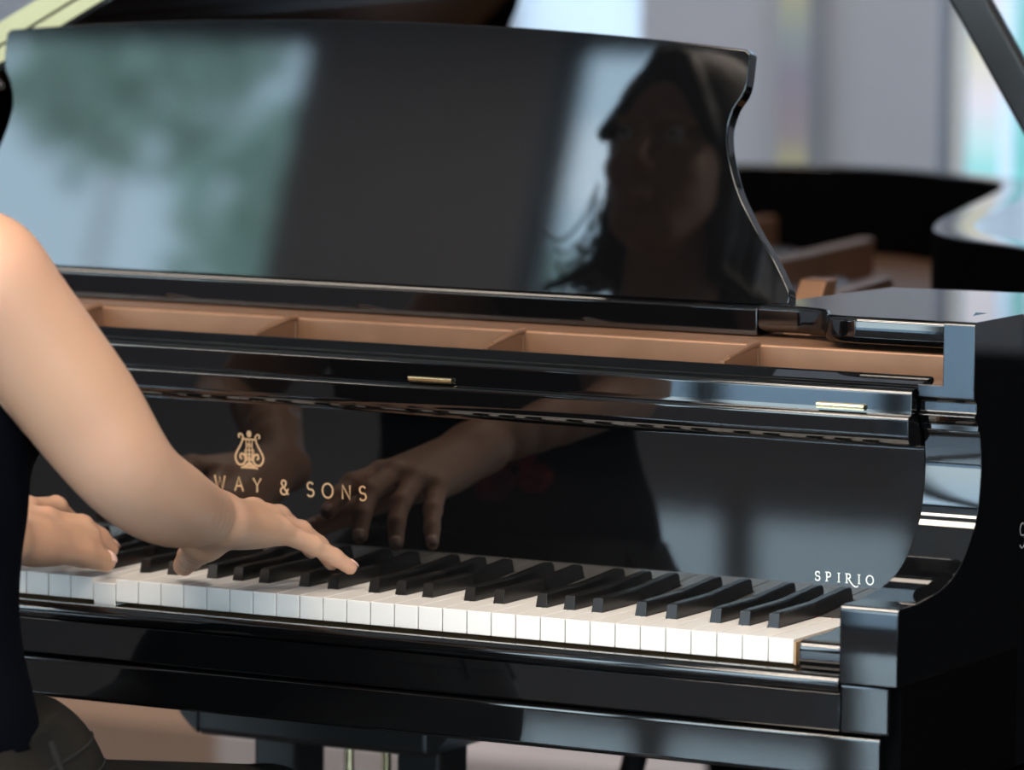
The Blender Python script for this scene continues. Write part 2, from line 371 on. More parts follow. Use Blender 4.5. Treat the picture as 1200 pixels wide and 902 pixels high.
for q in rim.data.polygons:
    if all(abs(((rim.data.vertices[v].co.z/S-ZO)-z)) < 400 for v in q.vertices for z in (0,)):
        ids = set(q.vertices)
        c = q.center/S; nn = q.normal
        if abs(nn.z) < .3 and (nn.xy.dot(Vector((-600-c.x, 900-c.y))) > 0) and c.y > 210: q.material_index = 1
fld = offset(outer, 44); fld = [q for q in fld if q[1] > 302]
fld = [(fld[0][0], 302)]+fld+[(fld[-1][0], 302)]
MB().prism_z(fld, 60, 72).obj('soundboard', 'spruce', piano)
fin = offset(outer, 60); fin = [q for q in fin if q[1] > 302]; fin = [(fin[0][0], 302)]+fin+[(fin[-1][0], 302)]
b = MB()
for k, (xa, ya, xb, yb) in enumerate([(-290, 302, -470, 1200), (-520, 302, -720, 1700), (-740, 302, -980, 1980), (-1010, 302, -1130, 1960), (-120, 302, -240, 860)]):
    d = Vector((xb-xa, yb-ya)).normalized(); q = Vector((-d.y, d.x))*11
    b.prism_z([(xa+q.x, ya), (xa-q.x, ya), (xb-q.x, yb), (xb+q.x, yb)], 150, 196)
b.obj('plate_strut', 'bronze', pl, bevel=4)
MB().prism_z(fin, 138, 150).obj('plate_field', 'bronze', pl, bevel=1)
MB().prism_x([(545, 150), (590, 150), (640, 240), (612, 240)], -290, -262).obj('plate_lug', 'bronze', pl, bevel=2)
for k in range(60):
    t = k/59; xa = -60-1140*t; xb = -200-1000*t*.95
    yb = 800+1180*min(1, t*1.25)
    MB().tube([(xa, 330, 166), (xb, min(yb, 1930), 160)], 1.3 if k < 40 else 2.2, 5).obj('string', 'string', piano)
for k in range(0, 56):
    x = -40-k*21.5
    MB().tube([(x, 340+14*(k % 3), 150), (x, 340+14*(k % 3), 186)], 3.4, 8).obj('tuning_pin', 'string', piano)
# music shelf, side rails and desk
for sgn in (1, -1):
    def fx(q): return q if sgn > 0 else (mirx(q[0]), q[1])
    pr = [(83, 200), (-40, 200)] + spline([(-40, 200), (-60, 203), (-76, 214), (-86, 236), (-98, 252), (-118, 260), (-126, 262)], 4)[1:] + [(-163, 262), (-163, 320), (-147, 500), (83, 520)]
    pr = [fx(q) for q in pr]
    if sum(pr[i][0]*pr[(i+1) % len(pr)][1]-pr[(i+1) % len(pr)][0]*pr[i][1] for i in range(len(pr))) < 0: pr = pr[::-1]
    b = MB(); V = []; n = len(pr); lay = [(7, 223)]+[(7-7*math.sin(math.radians(a)), 230-7*math.cos(math.radians(a))) for a in (22, 45, 68, 90)]+[(5-5*math.cos(math.radians(a)), 242+5*math.sin(math.radians(a))) for a in (0, 30, 60, 90)]
    for dd, z in lay:
        for i in range(n):
            a0, a1, a2 = Vector(pr[i-1]), Vector(pr[i]), Vector(pr[(i+1) % n])
            n1 = (a1-a0).normalized(); n2 = (a2-a1).normalized(); n1 = Vector((-n1.y, n1.x)); n2 = Vector((-n2.y, n2.x)); m_ = (n1+n2)/max(.3, 1+n1.dot(n2))
            V.append((a1.x+m_.x*dd, a1.y+m_.y*dd, z))
    F = [(k*n+i, k*n+(i+1) % n, (k+1)*n+(i+1) % n, (k+1)*n+i) for k in range(len(lay)-1) for i in range(n)]
    b.add(V, F+[tuple(range(n))[::-1], tuple(range((len(lay)-1)*n, len(lay)*n))])
    o = b.obj('side_rail', 'lacquer', piano, smooth=42); wn = o.modifiers.new('weighted', 'WEIGHTED_NORMAL'); wn.keep_sharp = True
MB().prism_x([(262, 219.5), (262, 242.5), (263.5, 244), (360, 244), (360, 219.5)], mirx(-164.5), -164.5).obj('desk_shelf', 'lacquer', piano, smooth=35, bevel=1.2, seg=3)
AL = math.radians(11)
def desk_pt(x, s, t):   # s along the leaning face, t thickness towards the strings
    return (x, 290+s*math.sin(AL)+t*math.cos(AL), 244.3+s*math.cos(AL)-t*math.sin(AL)*.999)
half = spline([(456, 0), (456, 10), (451, 20), (438, 40), (418, 66), (398, 96), (386, 124), (380.5, 150), (384, 170), (392, 184), (395, 196), (395.5, 221)], 5)
top_y = [(395-790*k/24) for k in range(1, 24)]
# measured: straight right side, gently crowned top
R_side = [(q[0], q[1]) for q in half]
crown = [(x, 224.5+18*(1-(x/395)**2)) for x in [391-782*k/30 for k in range(31)]]
out = R_side+crown+[(-x, s) for x, s in R_side[::-1]]
DC = -604.0
b = MB(); n = len(out)
V = [desk_pt(DC+x, s, 0) for x, s in out]+[desk_pt(DC+x, s, 15) for x, s in out]
b.add(V, [(i, (i+1) % n, n+(i+1) % n, n+i) for i in range(n)]+[tuple(range(n))[::-1], tuple(range(n, 2*n))])
b.obj('music_desk', 'lacquer', piano, smooth=35, bevel=1.8, seg=3)
# lid with folded front flap, hinged on the bass side, and its prop
TH = math.radians(28)
def lidp(s, y, h): return (-1334+s*math.cos(TH)-h*math.sin(TH), y, 264+s*math.sin(TH)+h*math.cos(TH))
lo = [(0, 370), (1440, 370), (1440, 560), (1380, 690), (1220, 800), (1040, 900), (840, 980), (620, 1060), (500, 1180), (430, 1270), (370, 1350), (300, 1480), (200, 1650), (100, 1780), (0, 1850)]
lo = [lo[0], lo[1]]+spline(lo[2:], 5)
def slab(lo, h0, h1):
    n = len(lo); b = MB()
    return b.add([lidp(s, y, h0) for s, y in lo]+[lidp(s, y, h1) for s, y in lo], [(i, (i+1) % n, n+(i+1) % n, n+i) for i in range(n)]+[tuple(range(n))[::-1], tuple(range(n, 2*n))])
lid = slab(lo, 0, 20).obj('lid', 'lacquer', piano, bevel=2)
slab([(0, 372), (1440, 372), (1440, 800), (0, 800)], 22, 42).obj('lid_flap', 'lacquer', lid, bevel=2)
slab([(2, 368.4), (1438, 368.4), (1438, 371), (2, 371)], 6, 19).obj('edge_glint_strip', 'glintbrass', lid)  # brass-coloured strips stand in for light reflected on lid and flap edges
slab([(2, 370.4), (1438, 370.4), (1438, 373), (2, 373)], 22.5, 41).obj('edge_glint_strip', 'glintbrass', lid)
b = MB(); pr0, pr1 = Vector((2, 700, 250)), Vector((-330, 700, 776)); d = (pr1-pr0).normalized(); q = Vector((d.z, 0, -d.x))*17
V = [pr0-q, pr0+q, pr1+q, pr1-q]; V = [(v.x, v.y-9, v.z) for v in V]+[(v.x, v.y+9, v.z) for v in V]
b.add(V, [(0, 1, 2, 3), (7, 6, 5, 4), (0, 4, 5, 1), (1, 5, 6, 2), (2, 6, 7, 3), (3, 7, 4, 0)]).obj('prop_stick', 'satin', piano, bevel=4, seg=3)
# pedal lyre
ly = MB().prism_x([(260, -103.5), (260, -178), (266, -184), (380, -184), (380, -103.5)], -738, -492)
lyre = ly.obj('pedal_lyre', 'satin', piano, bevel=5, seg=3)
b = MB(); V = []
pr = [(-738, -103.5), (-768, -103.5)]+spline([(-768, -128), (-765, -150), (-755, -168), (-738, -182)], 4)
n = len(pr); b.add([(x, 262, z) for x, z in pr]+[(x, 378, z) for x, z in pr], [(i, (i+1) % n, n+(i+1) % n, n+i) for i in range(n)]+[tuple(range(n))[::-1], tuple(range(n, 2*n))]).obj('lyre_cheek', 'satin', lyre, bevel=1)
pr = [(-492, -103.5), (-462, -103.5)]+spline([(-462, -128), (-465, -150), (-475, -168), (-492, -182)], 4)
b = MB(); b.add([(x, 262, z) for x, z in pr]+[(x, 378, z) for x, z in pr], [(i, (i+1) % n, n+(i+1) % n, n+i) for i in range(n)]+[tuple(range(n))[::-1], tuple(range(n, 2*n))]).obj('lyre_cheek', 'satin', lyre, bevel=1)
for x in (-700, -546): MB().box(x, x+46, 300, 355, -600, -183).obj('lyre_pillar', 'satin', lyre, bevel=4)
for x in (-612, -572): MB().tube([(x, 327, -600), (x, 327, -183)], 4.5, 10).obj('lyre_rod', 'brass', lyre, smooth=60)
MB().box(-720, -480, 285, 365, -655, -600).obj('lyre_box', 'satin', lyre, bevel=5)
for x in (-650, -600, -550): MB().prism_z([(x-14, 290), (x-18, 215), (x-10, 195), (x+10, 195), (x+18, 215), (x+14, 290)], -645, -636).obj('pedal', 'brass', lyre, bevel=2)
for x in (-690, -418): MB().tube([(x-(30 if x > -500 else 0), 380, -600), (x-20 if x > -500 else x+20, 640, -104)], 12, 12).obj('lyre_brace', 'satin', lyre, smooth=60)
for x, y in ((70, 190), (-1292, 190), (-900, 1750)):
    lg = MB().lathe((x, y, -ZO), [(30, 66), (34, 80), (30, 100), (44, 300), (58, 500), (66, 540), (66, 600)] if y < 1000 else [(30, 66), (34, 80), (30, 100), (44, 300), (58, 520), (66, 560), (66, 666)], 28).obj('leg', 'rimcore', piano, smooth=40)
    b = MB().tube([(x-11, y, -ZO+27), (x+11, y, -ZO+27)], 27, 20); b.box(x-16, x+16, y-14, y+14, -ZO+40, -ZO+68); b.obj('caster', 'brass', lg, smooth=40)
MB().prism_z(offset(outer[12:-12], 30)[0:1] and [q for q in offset(outer, 20) if q[1] > 440], -70, -58).obj('case_bottom', 'satin', piano)

# ------------------------------------------------------------------ signed-distance sculpting for the pianist
class SDF:
    def __init__(s, lo, hi, h):
        s.lo = np.array(lo, float); s.h = h; s.n = [int(math.ceil((b-a)/h))+1 for a, b in zip(lo, hi)]
        s.d = np.full(s.n, 60., np.float32)
    def _win(s, lo, hi):
        a = [max(0, int((l-o)/s.h)) for l, o in zip(lo, s.lo)]; b = [min(n, int((u-o)/s.h)+2) for u, o, n in zip(hi, s.lo, s.n)]
        if any(y <= x for x, y in zip(a, b)): return None
        sl = tuple(slice(x, y) for x, y in zip(a, b))
        g = [s.lo[i]+s.h*np.arange(a[i], b[i], dtype=np.float32) for i in range(3)]
        return sl, g[0][:, None, None], g[1][None, :, None], g[2][None, None, :]
    def _mix(s, sl, e, k, op):
        d = s.d[sl]
        if op == 'add':
            hh = np.clip(.5+.5*(d-e)/k, 0, 1); s.d[sl] = d+(e-d)*hh-k*hh*(1-hh)
        elif op == 'sub':
            hh = np.clip(.5-.5*(d+e)/k, 0, 1); s.d[sl] = d+(-e-d)*hh+k*hh*(1-hh)
    def cap(s, a, b, ra, rb, k=8, op='add', flat=None):
        a = np.array(a, float); b = np.array(b, float); m = max(ra, rb)+k+14
        w = s._win(np.minimum(a, b)-m, np.maximum(a, b)+m)
        if w is None: return
        sl, X, Y, Z = w; ab = b-a; L = (ab@ab)+1e-9
        t = np.clip(((X-a[0])*ab[0]+(Y-a[1])*ab[1]+(Z-a[2])*ab[2])/L, 0, 1)
        dx = X-a[0]-t*ab[0]; dy = Y-a[1]-t*ab[1]; dz = Z-a[2]-t*ab[2]
        e = np.sqrt(dx*dx+dy*dy+dz*dz)-(ra+(rb-ra)*t); s._mix(sl, e.astype(np.float32), k, op)
    def ell(s, c, r, k=10, op='add', rot=None):
        c = np.array(c, float); r = np.array(r, float); m = r.max()+k+14
        w = s._win(c-m, c+m)
        if w is None: return
        sl, X, Y, Z = w; P = [X-c[0], Y-c[1], Z-c[2]]
        if rot is not None:
            R3 = np.array(rot.to_matrix().inverted()) if hasattr(rot, 'to_matrix') else np.array(rot)
            P = [R3[i, 0]*P[0]+R3[i, 1]*P[1]+R3[i, 2]*P[2] for i in range(3)]
        k0 = np.sqrt((P[0]/r[0])**2+(P[1]/r[1])**2+(P[2]/r[2])**2); k1 = np.sqrt((P[0]/r[0]**2)**2+(P[1]/r[1]**2)**2+(P[2]/r[2]**2)**2)
        e = k0*(k0-1)/np.maximum(k1, 1e-6); s._mix(sl, e.astype(np.float32), k, op)
    def plane(s, p, nrm, k=3):       # keep the side the normal points away from
        nrm = np.array(nrm, float); nrm /= np.linalg.norm(nrm)
        g = [s.lo[i]+s.h*np.arange(s.n[i], dtype=np.float32) for i in range(3)]
        e = (g[0][:, None, None]-p[0])*nrm[0]+(g[1][None, :, None]-p[1])*nrm[1]+(g[2][None, None, :]-p[2])*nrm[2]
        s.d = np.maximum(s.d, e.astype(np.float32))
    def mesh(s):
        d = s.d; n = d.shape; ins = d < 0
        c = [(i, j, k) for i in (0, 1) for j in (0, 1) for k in (0, 1)]
        def sh(a, o): return a[o[0]:n[0]-1+o[0], o[1]:n[1]-1+o[1], o[2]:n[2]-1+o[2]]
        cnt = np.zeros([x-1 for x in n], np.int8)
        for o in c: cnt += sh(ins, o)
        act = (cnt > 0) & (cnt < 8); idx = np.argwhere(act); vid = np.full(act.shape, -1, np.int32); vid[act] = np.arange(len(idx))
        vals = {o: d[idx[:, 0]+o[0], idx[:, 1]+o[1], idx[:, 2]+o[2]] for o in c}
        acc = np.zeros((len(idx), 3)); w = np.zeros(len(idx))
        for a in c:
            for ax in range(3):
                if a[ax] == 0:
                    b = list(a); b[ax] = 1; b = tuple(b); va, vb = vals[a], vals[b]; cr = (va < 0) != (vb < 0)
                    t = np.where(cr, va/np.where(cr, va-vb, 1), 0); p = np.array(a, float)[None, :].repeat(len(idx), 0); p[:, ax] += t
                    acc += p*cr[:, None]; w += cr
        V = s.lo+s.h*(idx+acc/w[:, None])
        Q = []
        for ax in range(3):
            u, v = (ax+1) % 3, (ax+2) % 3
            a = [slice(0, n[i]) for i in range(3)]; b = list(a); a[ax] = slice(0, n[ax]-1); b[ax] = slice(1, n[ax])
            A, B = ins[tuple(a)], ins[tuple(b)]; e = np.argwhere(A != B)
            e = e[(e[:, u] > 0) & (e[:, v] > 0) & (e[:, u] < n[u]-1) & (e[:, v] < n[v]-1)]
            fl = A[e[:, 0], e[:, 1], e[:, 2]]
            def g(du, dv): q = e.copy(); q[:, u] -= du; q[:, v] -= dv; return vid[q[:, 0], q[:, 1], q[:, 2]]
            q = np.stack([g(1, 1), g(0, 1), g(0, 0), g(1, 0)], 1); q[~fl] = q[~fl][:, ::-1]; Q.append(q)
        return V, np.concatenate(Q)
def sdf_obj(name, sdf, m, parent, smooth_iter=0):
    V, Q = sdf.mesh(); me = bpy.data.meshes.new(name)
    V = V*S; V[:, 2] += ZO*S
    me.vertices.add(len(V)); me.vertices.foreach_set('co', V.astype(np.float32).ravel())
    me.loops.add(Q.size); me.loops.foreach_set('vertex_index', Q.ravel().astype(np.int32))
    me.polygons.add(len(Q)); me.polygons.foreach_set('loop_start', np.arange(0, Q.size, 4, dtype=np.int32))
    me.polygons.foreach_set('use_smooth', np.ones(len(Q), bool)); me.update(); me.validate()
    me.materials.append(M[m]); o = bpy.data.objects.new(name, me); col.objects.link(o)
    if parent: o.parent = parent; o.matrix_parent_inverse = parent_world(parent).inverted()
    if smooth_iter:
        md = o.modifiers.new('smooth', 'SMOOTH'); md.factor = .5; md.iterations = smooth_iter
    return o

person = empty('person', (-620, -400, -ZO), 'seated dark-haired pianist in sleeveless black top reaching both hands to the keys', 'person')
PJ = dict(
  shR=(-506, -425, 292), elR=(-432, -325, 124), wrR=(-493, -104, 78),
  shL=(-765, -425, 296), elL=(-850, -320, 100), wrL=(-706, -112, 44))
HR = {'index': [(-536, -8, 66), (-542, 34, 64), (-544, 56, 56), (-544, 74, 45)],
      'middle': [(-517, 0, 69), (-518, 44, 60), (-512, 68, 44), (-507, 82, 27)],
      'ring': [(-498, -4, 64), (-491, 36, 50), (-484, 56, 36), (-478, 68, 20)],
      'pinky': [(-481, -14, 56), (-468, 18, 42), (-458, 38, 30), (-450, 52, 19.5)],
      'thumb': [(-512, -80, 56), (-546, -42, 40), (-575, -8, 27), (-596, 14, 15)]}
HL = {'index': [(-716, -22, 50), (-704, 16, 42), (-698, 36, 30), (-694, 48, 19)],
      'middle': [(-743, -14, 57), (-742, 32, 54), (-742, 56, 38), (-742, 70, 21)],
      'ring': [(-763, -18, 53), (-768, 26, 48), (-771, 48, 34), (-773, 62, 20)],
      'pinky': [(-780, -28, 46), (-792, 8, 38), (-799, 30, 28), (-805, 44, 18)],
      'thumb': [(-700, -88, 38), (-688, -50, 30), (-682, -14, 22), (-679, 16, 12.5)]}
FR = {'index': (11, 9.6, 8.6, 7.4), 'middle': (11.2, 9.8, 8.6, 7.4), 'ring': (10.6, 9.2, 8.2, 7.1), 'pinky': (9.8, 8.2, 7.4, 6.4), 'thumb': (14, 13, 11.6, 9.6)}
def arm_hand(g, sh, el, wr, H, side, chain):
    wr = np.array(wr, float)
    ch = spline([tuple(c)+(r_,) for c, r_ in chain], 6)
    for a, b in zip(ch[:-1], ch[1:]): g.cap(a[:3], b[:3], a[3]*.97, b[3]*.97, 9)
    g.ell(wr, (26, 24, 20), 10)
    mc = {k: np.array(v[0], float) for k, v in H.items()}
    for k in ('index', 'middle', 'ring', 'pinky'):
        st = wr+(mc[k]-mc['middle'])*.45+np.array([0, 6, 0])
        g.cap(st, mc[k]+np.array([0, 0, -1]), 16.5, 11.5 if k != 'pinky' else 11, 12)
        v = [np.array(q, float) for q in H[k]]
        for i in range(3): g.cap(v[i], v[i+1], FR[k][i], FR[k][i+1], 3.2)
        g.ell(v[1], (FR[k][1]+.6,)*3, 3); g.ell(v[0]+np.array([0, 0, 2]), (10.5, 11.5, 10), 6)
    pm = (mc['index']+mc['pinky']+wr*1.2)/3.2+np.array([0, 0, -9.])
    g.ell(pm, (29, 40, 15), 12)
    v = [np.array(q, float) for q in H['thumb']]
    g.cap(wr*.5+v[0]*.5, v[1], 16, 14.5, 12); g.ell(v[0]*.5+v[1]*.5, (17, 22, 15), 12)
    for i in range(1, 3): g.cap(v[i], v[i+1], FR['thumb'][i], FR['thumb'][i+1], 4)
TORSO = [((-628, -420, -150), (172, 118, 105)), ((-628, -418, -60), (146, 108, 100)), ((-628, -412, 30), (124, 96, 95)), ((-628, -408, 120), (132, 100, 100)), ((-628, -412, 205), (142, 102, 95)), ((-628, -424, 268), (128, 74, 52))]
def torso(g, inf=0, k=40):
    for c, r in TORSO: g.ell(c, [q+inf for q in r], k)
    for s in (-1, 1): g.ell((-628+s*62, -338, 188), (52+inf, 48+inf, 50+inf), 30)
g = SDF((-930, -570, -280), (-340, 110, 760), 3.0)
torso(g)
CHR = [((-498, -432, 300), 47), ((-478, -406, 259), 46), ((-449, -370, 197), 45), ((-424, -335, 140), 37), ((-438, -250, 107), 33), (PJ['wrR'], 21.5)]
arm_hand(g, PJ['shR'], PJ['elR'], PJ['wrR'], HR, 1, CHR)
CHL = [((-752, -430, 300), 46), ((-778, -400, 245), 46), ((-812, -360, 170), 41), ((-845, -325, 105), 36), ((-800, -240, 82), 34), (PJ['wrL'], 22)]
arm_hand(g, PJ['shL'], PJ['elL'], PJ['wrL'], HL, -1, CHL)
g.cap((-698, -56, 42), (-690, 6, 33), 15, 12, 10)
for s, q in ((1, PJ['shR']), (-1, PJ['shL'])): g.cap((-628+s*30, -430, 330), (q[0]-s*8, q[1], q[2]+12), 44, 44, 30)
HC = np.array((-640., -392., 598.))
g.cap((-630, -432, 290), (HC[0], HC[1]-22, HC[2]-78), 54, 50, 30)
g.ell(HC+(0, -14, 26), (74, 92, 86), 20)                 # cranium
g.ell(HC+(0, 26, -30), (58, 58, 74), 20)                 # face
g.ell(HC+(0, 40, -84), (32, 32, 26), 18)                 # chin
for s in (-1, 1):
    g.cap(HC+(s*52, 2, -40), HC+(s*24, 50, -86), 16, 14, 16)    # jaw
    g.ell(HC+(s*36, 56, -28), (20, 18, 17), 14)          # cheek
    g.ell(HC+(s*29, 84, 6), (15, 12, 9), 7, op='sub')     # eye socket
    g.ell(HC+(s*29, 68, 5), (13.5, 13.5, 11), 4)          # lid
    g.cap(HC+(s*12, 82, 19), HC+(s*44, 72, 20), 6, 5, 8)   # brow
    g.ell(HC+(s*74, -6, -12), (8, 17, 29), 6)             # ear
    g.ell(HC+(s*9, 88, -34), (8, 8, 6), 5)
g.cap(HC+(0, 82, 12), HC+(0, 98, -28), 6.5, 9.5, 8)        # nose
g.ell(HC+(0, 85, -57), (19, 7, 4.5), 4); g.ell(HC+(0, 84, -66), (16, 8, 5), 4)
g.cap(HC+(-18, 93, -61.5), HC+(18, 93, -61.5), 1.6, 1.6, 3, op='sub')
body = sdf_obj('body', g, 'skin', person, 1)
for s in (-1, 1):
    b = bmesh.new(); bmesh.ops.create_uvsphere(b, u_segments=16, v_segments=10, radius=9.5*S)
    me = bpy.data.meshes.new('eye'); b.to_mesh(me); b.free(); me.materials.append(M['eye']); me.materials.append(M['iris'])
    for f in me.polygons:
        f.use_smooth = True
        if f.center.y > .0085: f.material_index = 1
    o = bpy.data.objects.new('eye', me); col.objects.link(o); o.parent = person; o.matrix_parent_inverse = parent_world(person).inverted(); o.location = W(HC+(s*29, 75, 4))
# finger nails on the tips
for H in (HR, HL):
    for k, v in H.items():
        a, t = np.array(v[2], float), np.array(v[3], float); d = (t-a)/np.linalg.norm(t-a); r = FR[k][3]
        up = np.array([0, 0.2, 1.]); up = up-(up@d)*d; up /= np.linalg.norm(up); sd = np.cross(d, up)
        if k == 'thumb':
            up = np.array([.5 if H is HR else .6, -.5, .8]); up = up-(up@d)*d; up /= np.linalg.norm(up); sd = np.cross(d, up)
        V = []; nu, nv = 6, 6; F = []
        for i in range(nu+1):
            for j in range(nv+1):
                uu = (i/nu-.5)*2; vv = (j/nv)
                ang = uu*.75; rr = r+.45; L = -3.5+vv*9.5
                w = 1-.12*(vv > .8)*(uu*uu)
                shrink = math.sqrt(max(0, 1-max(0, (L)/(r+2.5))**2)) if L > 0 else 1
                p = t+d*(L*w)+(up*math.cos(ang)+sd*math.sin(ang))*rr*shrink+(up*(.25))
                V.append(tuple(p))
        for i in range(nu):
            for j in range(nv): F.append((i*(nv+1)+j, (i+1)*(nv+1)+j, (i+1)*(nv+1)+j+1, i*(nv+1)+j+1))
        o = mesh_obj('finger_nail', V, F, 'nail', body, smooth=180); md = o.modifiers.new('thick', 'SOLIDIFY'); md.thickness = .0005
# hair
g = SDF((-800, -560, 380), (-480, -240, 760), 3.5)
g.ell(HC+(0, -24, 34), (88, 100, 94), 12)
for s in (-1, 1):
    for j, (dx, dy) in enumerate(((78, -20), (84, -48), (70, -74), (76, 6))):
        g.cap(HC+(s*(dx-18), dy, 20), HC+(s*(dx-14), dy, -70), 22, 14, 12)
        g.cap(HC+(s*(dx-14), dy, -70), HC+(s*(dx-6), dy, -120), 14, 10, 10)
        g.cap(HC+(s*(dx-6), dy, -120), HC+(s*(dx+26+7*j), dy+6, -138-4*j), 9, 4.5, 8)
g.cap(HC+(0, -80, 0), HC+(0, -80, -130), 40, 30, 20); g.cap(HC+(-40, -70, 0), HC+(-50, -64, -140), 34, 20, 20); g.cap(HC+(40, -70, 0), HC+(50, -64, -140), 34, 20, 20)
g.ell(HC+(0, 76, -30), (56, 66, 92), 14, op='sub')
g.cap(HC+(-10, 60, 92), HC+(-64, 58, 8), 14, 9, 8); g.cap(HC+(10, 60, 92), HC+(64, 58, 8), 14, 9, 8)
hair = sdf_obj('hair', g, 'hair', person, 1)
b = MB()
for k in range(26):
    s = random.choice((-1, -1, 1)); x0 = HC+(s*random.uniform(74, 100), random.uniform(-70, 10), random.uniform(-70, -20))
    e = x0+(s*random.uniform(4, 46), random.uniform(-10, 24), random.uniform(-100, -60)); m_ = (x0+e)/2+(s*random.uniform(-6, 8), 0, random.uniform(-20, 0))
    e2 = e+(s*random.uniform(6, 22), 2, random.uniform(0, 12))
    b.tube(spline([x0, m_, e, e2], 4), 1.6, 5)
b.obj('loose_strands', 'hair', hair, smooth=180)
# sleeveless top
g = SDF((-830, -570, -120), (-420, -240, 380), 3.5)
torso(g, 6)
for s, q in ((1, PJ['shR']), (-1, PJ['shL'])): g.cap((-628+s*40, -430, 318), (-628+s*86, -428, 318), 40, 40, 20)
for s, q in ((1, PJ['shR']), (-1, PJ['shL'])):
    g.cap((q[0]+s*4, q[1]+4, q[2]-8), (q[0]+s*60, q[1]+30, q[2]-70), 46, 52, 8, op='sub')
g.cap((-628, -430, 300), (-630, -420, 460), 72, 80, 8, op='sub'); g.ell((-628, -330, 320), (70, 60, 72), 8, op='sub')
g.plane((-628, -400, -78), (0, -.12, -1))
top = sdf_obj('sleeveless_top', g, 'top', person, 1); gtop = g
def front_y(g, x, z):
    i = int(round((x-g.lo[0])/g.h)); k = int(round((z-g.lo[2])/g.h)); c = g.d[i, :, k]; w = np.where(c < 0)[0]
    return g.lo[1]+g.h*(w.max()+.5)
b = MB()
for (cx, cz, r) in ((-568, 44, 24), (-590, 4, 20), (-552, 6, 14)):
    for j in range(6):
        a = j*1.0472; ring = []
        ctr = (cx+math.cos(a)*r*.55, cz+math.sin(a)*r*.55)
        P = [ctr]+[(ctr[0]+math.cos(t)*r*.6, ctr[1]+math.sin(t)*r*.6) for t in [2*math.pi*q/10 for q in range(10)]]
        V = [(x, front_y(gtop, x, z)+(4.5 if q == 0 else 1.2)+.15*j, z) for q, (x, z) in enumerate(P)]
        b.add(V, [(0, 1+q, 1+(q+1) % 10) for q in range(10)])
o = b.obj('flower_applique', 'rose', top); md = o.modifiers.new('thick', 'SOLIDIFY'); md.thickness = .0015
# trousers
g = SDF((-860, -600, -ZO+60), (-380, 130, -30), 4.0)
for c, r in TORSO[:2]: g.ell(c, [q+8 for q in r], 30)
for s in (-1, 1):
    g.cap((-628+s*84, -410, -176), (-628+s*112, 20, -215), 92, 60, 36)
    g.ell((-628+s*78, -330, -108), (80, 74, 66), 40)
    g.cap((-628+s*112, 22, -218), (-628+s*110, -10, -ZO+90), 58, 42, 12)
g.plane((-628, -400, -62), (0, -.12, 1))
tr = sdf_obj('trousers', g, 'trouser', person, 1)
from mathutils.bvhtree import BVHTree
bvh = BVHTree.FromPolygons([v.co.copy() for v in tr.data.vertices], [tuple(q.vertices) for q in tr.data.polygons])
inv = tr.matrix_parent_inverse
def on_cloth(y, z, r, pts_out, side=1):
    h = bvh.ray_cast(W((-628+side*400, y, z)), Vector((-side, 0, 0)))
    if h[0] is not None: q = h[0]/S; pts_out.append((q.x+side*r*.3, q.y, q.z-ZO))
for side in (1, -1):
    for path, r in (([(-500, -104), (-440, -100), (-380, -92), (-330, -84), (-290, -78)], 1.4), ([(-500, -150), (-440, -134), (-380, -118), (-330, -106), (-285, -100)], 1.1), ([(-470, -80), (-471, -112)], 3.4), ([(-372, -72), (-373, -100)], 3.4)):
        out_ = []
        for y, z in spline(path, 5): on_cloth(y, z, r, out_, side)
        if len(out_) > 2: MB().tube(out_, r, 6).obj('belt_loop' if r == 3.4 else 'seam', 'seam', tr, smooth=60)
for s in (-1, 1):
    b = MB(); x = -628+s*110; pr = [(x-36, -70), (x-30, -90), (x+30, -90), (x+36, -70), (x+42, 60), (x+30, 140), (x, 160), (x-30, 140), (x-42, 60)]
    MB().prism_z(pr, -ZO, -ZO+22).obj('shoe_sole', 'satin', person, bevel=4); 
    g = SDF((x-60, -110, -ZO), (x+60, 180, -ZO+140), 4.0); g.cap((x, -30, -ZO+70), (x, -50, -ZO+30), 38, 32, 20); g.ell((x, 60, -ZO+38), (38, 92, 34), 20); g.plane((x, 0, -ZO+22), (0, 0, -1)); g.plane((x, 0, -ZO+104), (0, 0, 1))
    sdf_obj('shoe', g, 'leather', person)
# bench
bench = empty('piano_bench', (-628, -440, -ZO), 'black leather piano bench under the seated pianist', 'bench')
g = SDF((-980, -640, -330), (-280, -220, -220), 5.0)
g.cap((-900, -560, -285), (-356, -560, -285), 34, 34, 30); g.cap((-900, -300, -285), (-356, -300, -285), 34, 34, 30); g.ell((-628, -430, -285), (330, 190, 34), 40); g.plane((0, 0, -258), (0, 0, 1))
MB().box(-940, -316, -605, -255, -334, -270).obj('seat_cushion', 'leather', bench, bevel=16, seg=4)
MB().box(-925, -331, -590, -270, -380, -334).obj('bench_frame', 'lacquer', bench, bevel=2)
for x in (-900, -356):
    for y in (-565, -295): MB().prism_z([(x-22, y-22), (x+22, y-22), (x+22, y+22), (x-22, y+22)], -ZO, -380).obj('leg', 'lacquer', bench, bevel=3)

